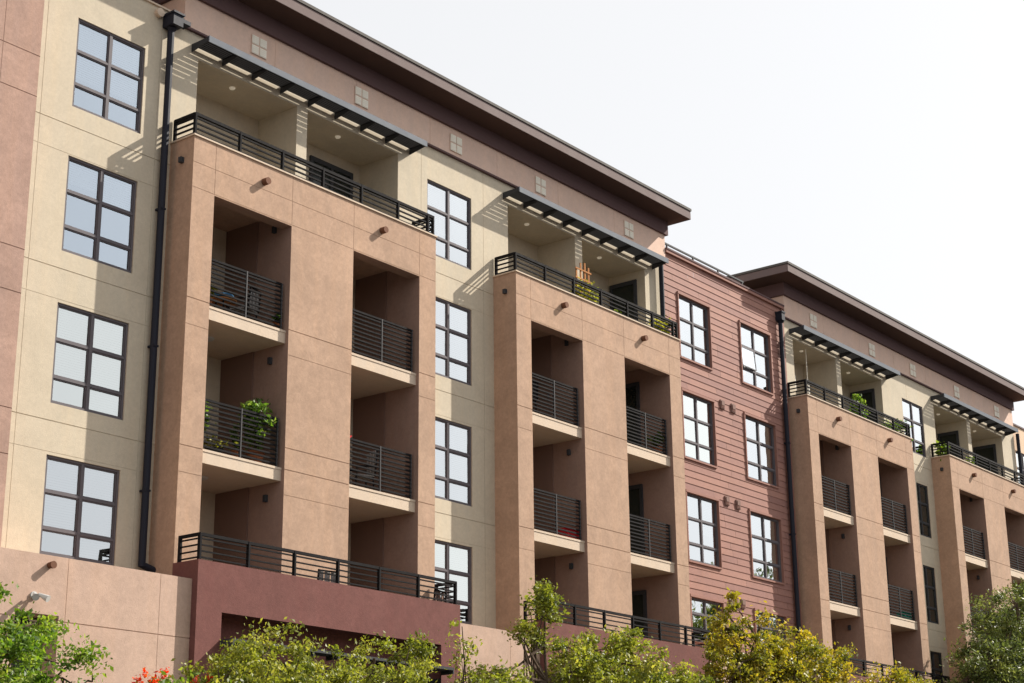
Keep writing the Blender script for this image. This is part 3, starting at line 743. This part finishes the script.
def table(label, x, y, z, r=.3, h=.6, mat='wood'):
    t = thing('side_table', label, 'side table', (x, y, z))
    q = MB(); q.lathe((0, 0, h-.03), [(r, 0), (r, .03)], M[mat], 20); q.build('tabletop', t)
    for a in (0, 1, 2):
        q = MB(); q.bar((math.cos(a*2.1)*r*.8, math.sin(a*2.1)*r*.8, .004), (math.cos(a*2.1)*r*.4, math.sin(a*2.1)*r*.4, h-.03), .03, M['black']); q.build('leg', t)
    return t
yb = -.0243*K+.30
# bay one, upper left balcony
plant('yellow flowering plant in a clay pot, left end of the top left balcony', U(.872), yb, F4+.01, .22, .35, 'leafG', seed=21)
chair('grey slatted patio chair on the top left balcony behind the railing', U(.925), .05, F4+.01, R(200))
table('low wooden side table between the yellow plant and the chair on the top left balcony', U(.897), yb+.25, F4+.01, .32, .45)
t = thing('cushion', 'blue cushion lying on the low wooden table of the top left balcony', 'cushion', (U(.897), yb+.25, F4+.46)); q = MB(); q.lathe((0, 0, 0), [(.2, 0), (.27, .05), (.24, .12), (.1, .15)], M['blue'], 14); q.build('cushion_body', t)
plant('small green plant hanging at the right post of the top left balcony rail', U(.9475)-.06, -.0243*K+.14, F4+.02, .12, .22, 'leafP', n=5, per=30, leaf=.07, ph=.18, seed=29)
# bay one, lower left balcony
plant('tall bright green bushy plant on the second left balcony rising over the rail', U(.931), yb, F3+.01, .34, 1.25, 'leafP', n=34, per=50, leaf=.10, ph=.30, seed=31)
plant('leafy green plant against the left side of the second left balcony', U(.871), yb+.1, F3+.01, .26, .85, 'leafA', n=16, per=42, leaf=.08, ph=.25, seed=33)
plant('low yellow green plant in a trough at the foot of the second left balcony rail', U(.886), yb-.02, F3+.01, .34, .16, 'leafG', n=9, per=26, leaf=.07, ph=.14, potmat='dpot', seed=35)
plant('trailing green plant by the middle post of the second left balcony', U(.908), yb-.05, F3+.01, .14, .65, 'leafP', n=9, per=34, leaf=.07, ph=.2, seed=36)
# bay one, right column lower balcony
chair('grey folding lounge chair behind the rail of the lower right balcony of the first bay', U(1.070), yb+.35, F3+.01, R(245), h=1.05, name='lounge_chair', cat='lounge chair')
t = thing('watering_can', 'red watering can on a plant stand on the first bay lower right balcony', 'watering can', (U(1.031)+.05, yb, F3+1.035))
q = MB(); q.lathe((0, 0, 0), [(.10, 0), (.11, .12), (.08, .2)], M['red'], 14); q.build('can_body', t); q = MB(); q.bar((.09, 0, .05), (.26, 0, .2), .03, M['red']); q.build('spout', t)
t = thing('plant_stand', 'tall narrow plant stand under the red watering can on a first bay balcony', 'plant stand', (U(1.031)+.05, yb, F3+.01))
q = MB(); q.lathe((0, 0, .99), [(.15, 0), (.15, .03)], M['wood'], 16); q.build('stand_top', t)
for a in range(3): q = MB(); q.bar((math.cos(a*2.1)*.16, math.sin(a*2.1)*.16, .004), (math.cos(a*2.1)*.08, math.sin(a*2.1)*.08, .99), .025, M['black']); q.build('leg', t)
# bay two
t = thing('trellis_planter', 'wooden planter box with orange trellis stakes and gold green plant on the second top terrace', 'planter', (U(1.402), DB+.50, F5))
q = MB(); q.box(-.38, .38, -.16, .16, .004, .62, M['wood']); q.build('planter_box', t)
q = MB()
for dx, hh in ((-.28, 1.75), (-.08, 1.95), (.12, 2.0), (.3, 1.9)): q.box(dx-.025, dx+.025, .05, .08, .6, hh, M['wood'])
for hh in (1.45, 1.72): q.box(-.36, .40, .03, .049, hh, hh+.04, M['wood'])
q.build('trellis', t)
cs, P = crown_points([(0, 0, .95, .48, .22, .42)], 24, 40, .11, 55); leaves(P, .09, 56, M['leafG'], 'foliage', t)
for k, (lab, b, du, s, m_) in enumerate((('grassy green plant at the right end of the second top terrace railing', 1, .287, .36, 'leafG'), ('small dark plant low behind the middle of the second top terrace railing', 1, .19, .22, 'leafA'),
        ('tall lime green plant in the right loggia above the third bay', 2, .192, .34, 'leafP'), ('bright green bush at the right end of the third top terrace railing', 2, .289, .42, 'leafP'),
        ('dark green shrub behind the third top terrace railing near its right end', 2, .262, .30, 'leafA'), ('small shrub behind the middle of the third top terrace railing', 2, .225, .24, 'leafA'),
        ('spiky green plant at the left corner of the fourth top terrace', 3, .012, .30, 'leafA'), ('light green plant behind the fourth top terrace railing', 3, .085, .26, 'leafG'), ('deep green plant right of the light green one on the fourth top terrace', 3, .12, .24, 'leafA'))):
    tall = {2: 1.25, 3: 1.15, 0: .95, 4: .8, 6: .9, 7: .8, 8: .8}.get(k, .6)
    plant(lab, U(bays[b]+du), DB+.45 if k != 2 else -.1, F5, s, tall, m_, n=16, per=40, leaf=.10, ph=.28 if k != 2 else .5, seed=60+k)
plant('variegated green and white plant on the upper right balcony of the second bay', U(1.527), yb-.02, F4+.01, .26, .45, 'leafP', n=12, per=38, seed=81)
chair('dark folded chair on the upper left balcony of the second bay', U(1.30), yb+.2, F4+.01, R(150), fab='dpot')
for lab, u, zf, c in (('red storage bin on the lower left balcony of the second bay', 1.362, F3, 'red'), ('teal storage bin on the lower right balcony of the third bay', 2.118, F3, 'teal')):
    t = thing('storage_bin', lab, 'storage bin', (U(u)-.1, yb-.02, zf+.01)); q = MB(); q.box(-.26, .26, -.15, .15, .004, .26, M[c]); q.build('bin_body', t)
    q = MB(); q.box(-.28, .28, -.17, .17, .262, .30, M[c]); q.build('lid', t)
t = thing('small_flag', 'small red ornament on a stake at the lower right balcony of the second bay', 'ornament', (U(1.4475), yb, F3+.01)); q = MB(); q.bar((0, 0, .004), (0, 0, 1.1), .02, M['black']); q.build('stake', t); q = MB(); q.lathe((0, 0, 1.1), [(.03, 0), (.09, .06), (.07, .15), (.02, .2)], M['red'], 10); q.build('ornament_top', t)
for x, lab in ((.0385, 'left'), (.075, 'right')):
    t = thing('wind_chime', f'pale wind chime, {lab} of the two hanging in the left loggia above the third bay', 'wind chime', (U(1.852+x), -.12 + .35, V(.6572)))
    q = MB(); q.bar((0, 0, -.001), (0, 0, -1.1), .022, M['white']); q.build('cord', t); q = MB(); q.lathe((0, 0, -1.75), [(.03, 0), (.06, .05), (.05, .55), (.02, .66)], M['white'], 10); q.build('chime_body', t)
chair('dark patio chair on the first maroon terrace behind its railing', U(.985), YM+.55, T, R(170), fab='grey')
chair('brown patio chair at the right end of the first maroon terrace', U(1.118), YM+.5, T, R(190), fab='panel')
chair('dark patio chair in the right loggia above the first bay', U(1.035), .35, F5, R(180), fab='dpot')

# ------------------------------------------------------------------ camera, light, sky
cam = bpy.data.cameras.new('camera'); co = bpy.data.objects.new('camera', cam); COL.objects.link(co)
cam.sensor_width = 36; cam.lens = 1704.24066/1024*36; cam.clip_end = 5000; cam.clip_start = .1
rt = Vector((0.61598971, -0.78768549, -0.01040456)); dn = Vector((0.22974238, 0.19226663, -0.95407127)); fw = Vector((0.75350854, 0.58530771, 0.299399))
m4 = Matrix((rt, -dn, -fw)).transposed().to_4x4(); m4.translation = Vector((0, -K, H0))
co.matrix_world = m4
sc.camera = co
s = Vector((.0655, -.0286, .056)).normalized()
sun = bpy.data.lights.new('sun', 'SUN'); sun.energy = 4.15; sun.angle = R(.5); sun.color = (1, .93, .83)
so = bpy.data.objects.new('sun', sun); COL.objects.link(so); so.rotation_euler = s.to_track_quat('Z', 'Y').to_euler()
w = bpy.data.worlds.new('World'); sc.world = w; w.use_nodes = True; nt = w.node_tree
sky = nt.nodes.new('ShaderNodeTexSky'); sky.sky_type = 'NISHITA'; sky.sun_disc = False
sky.sun_elevation = math.asin(s.z); sky.sun_rotation = math.atan2(s.x, s.y)
sky.air_density = 1.0; sky.dust_density = 3.5; sky.ozone_density = 1.0; sky.altitude = 10
bg = nt.nodes['Background']; bg.inputs['Strength'].default_value = .108
veil = nt.nodes.new('ShaderNodeMix'); veil.data_type = 'RGBA'; veil.inputs['Factor'].default_value = .78; veil.inputs[7].default_value = (4.15, 4.17, 4.22, 1)
hs = nt.nodes.new('ShaderNodeHueSaturation'); hs.inputs['Saturation'].default_value = .25
nt.links.new(sky.outputs[0], hs.inputs['Color']); nt.links.new(hs.outputs[0], veil.inputs[6]); nt.links.new(veil.outputs[2], bg.inputs['Color'])
vs = sc.view_settings; vs.view_transform = 'Standard'; vs.look = 'None'; vs.gamma = 1; vs.use_curve_mapping = False; vs.exposure = 1.04
sc.render.engine = 'CYCLES'
sc.cycles.max_bounces = 8; sc.cycles.diffuse_bounces = 4; sc.cycles.transparent_max_bounces = 12; sc.cycles.caustics_reflective = False
sc.cycles.use_denoising = True
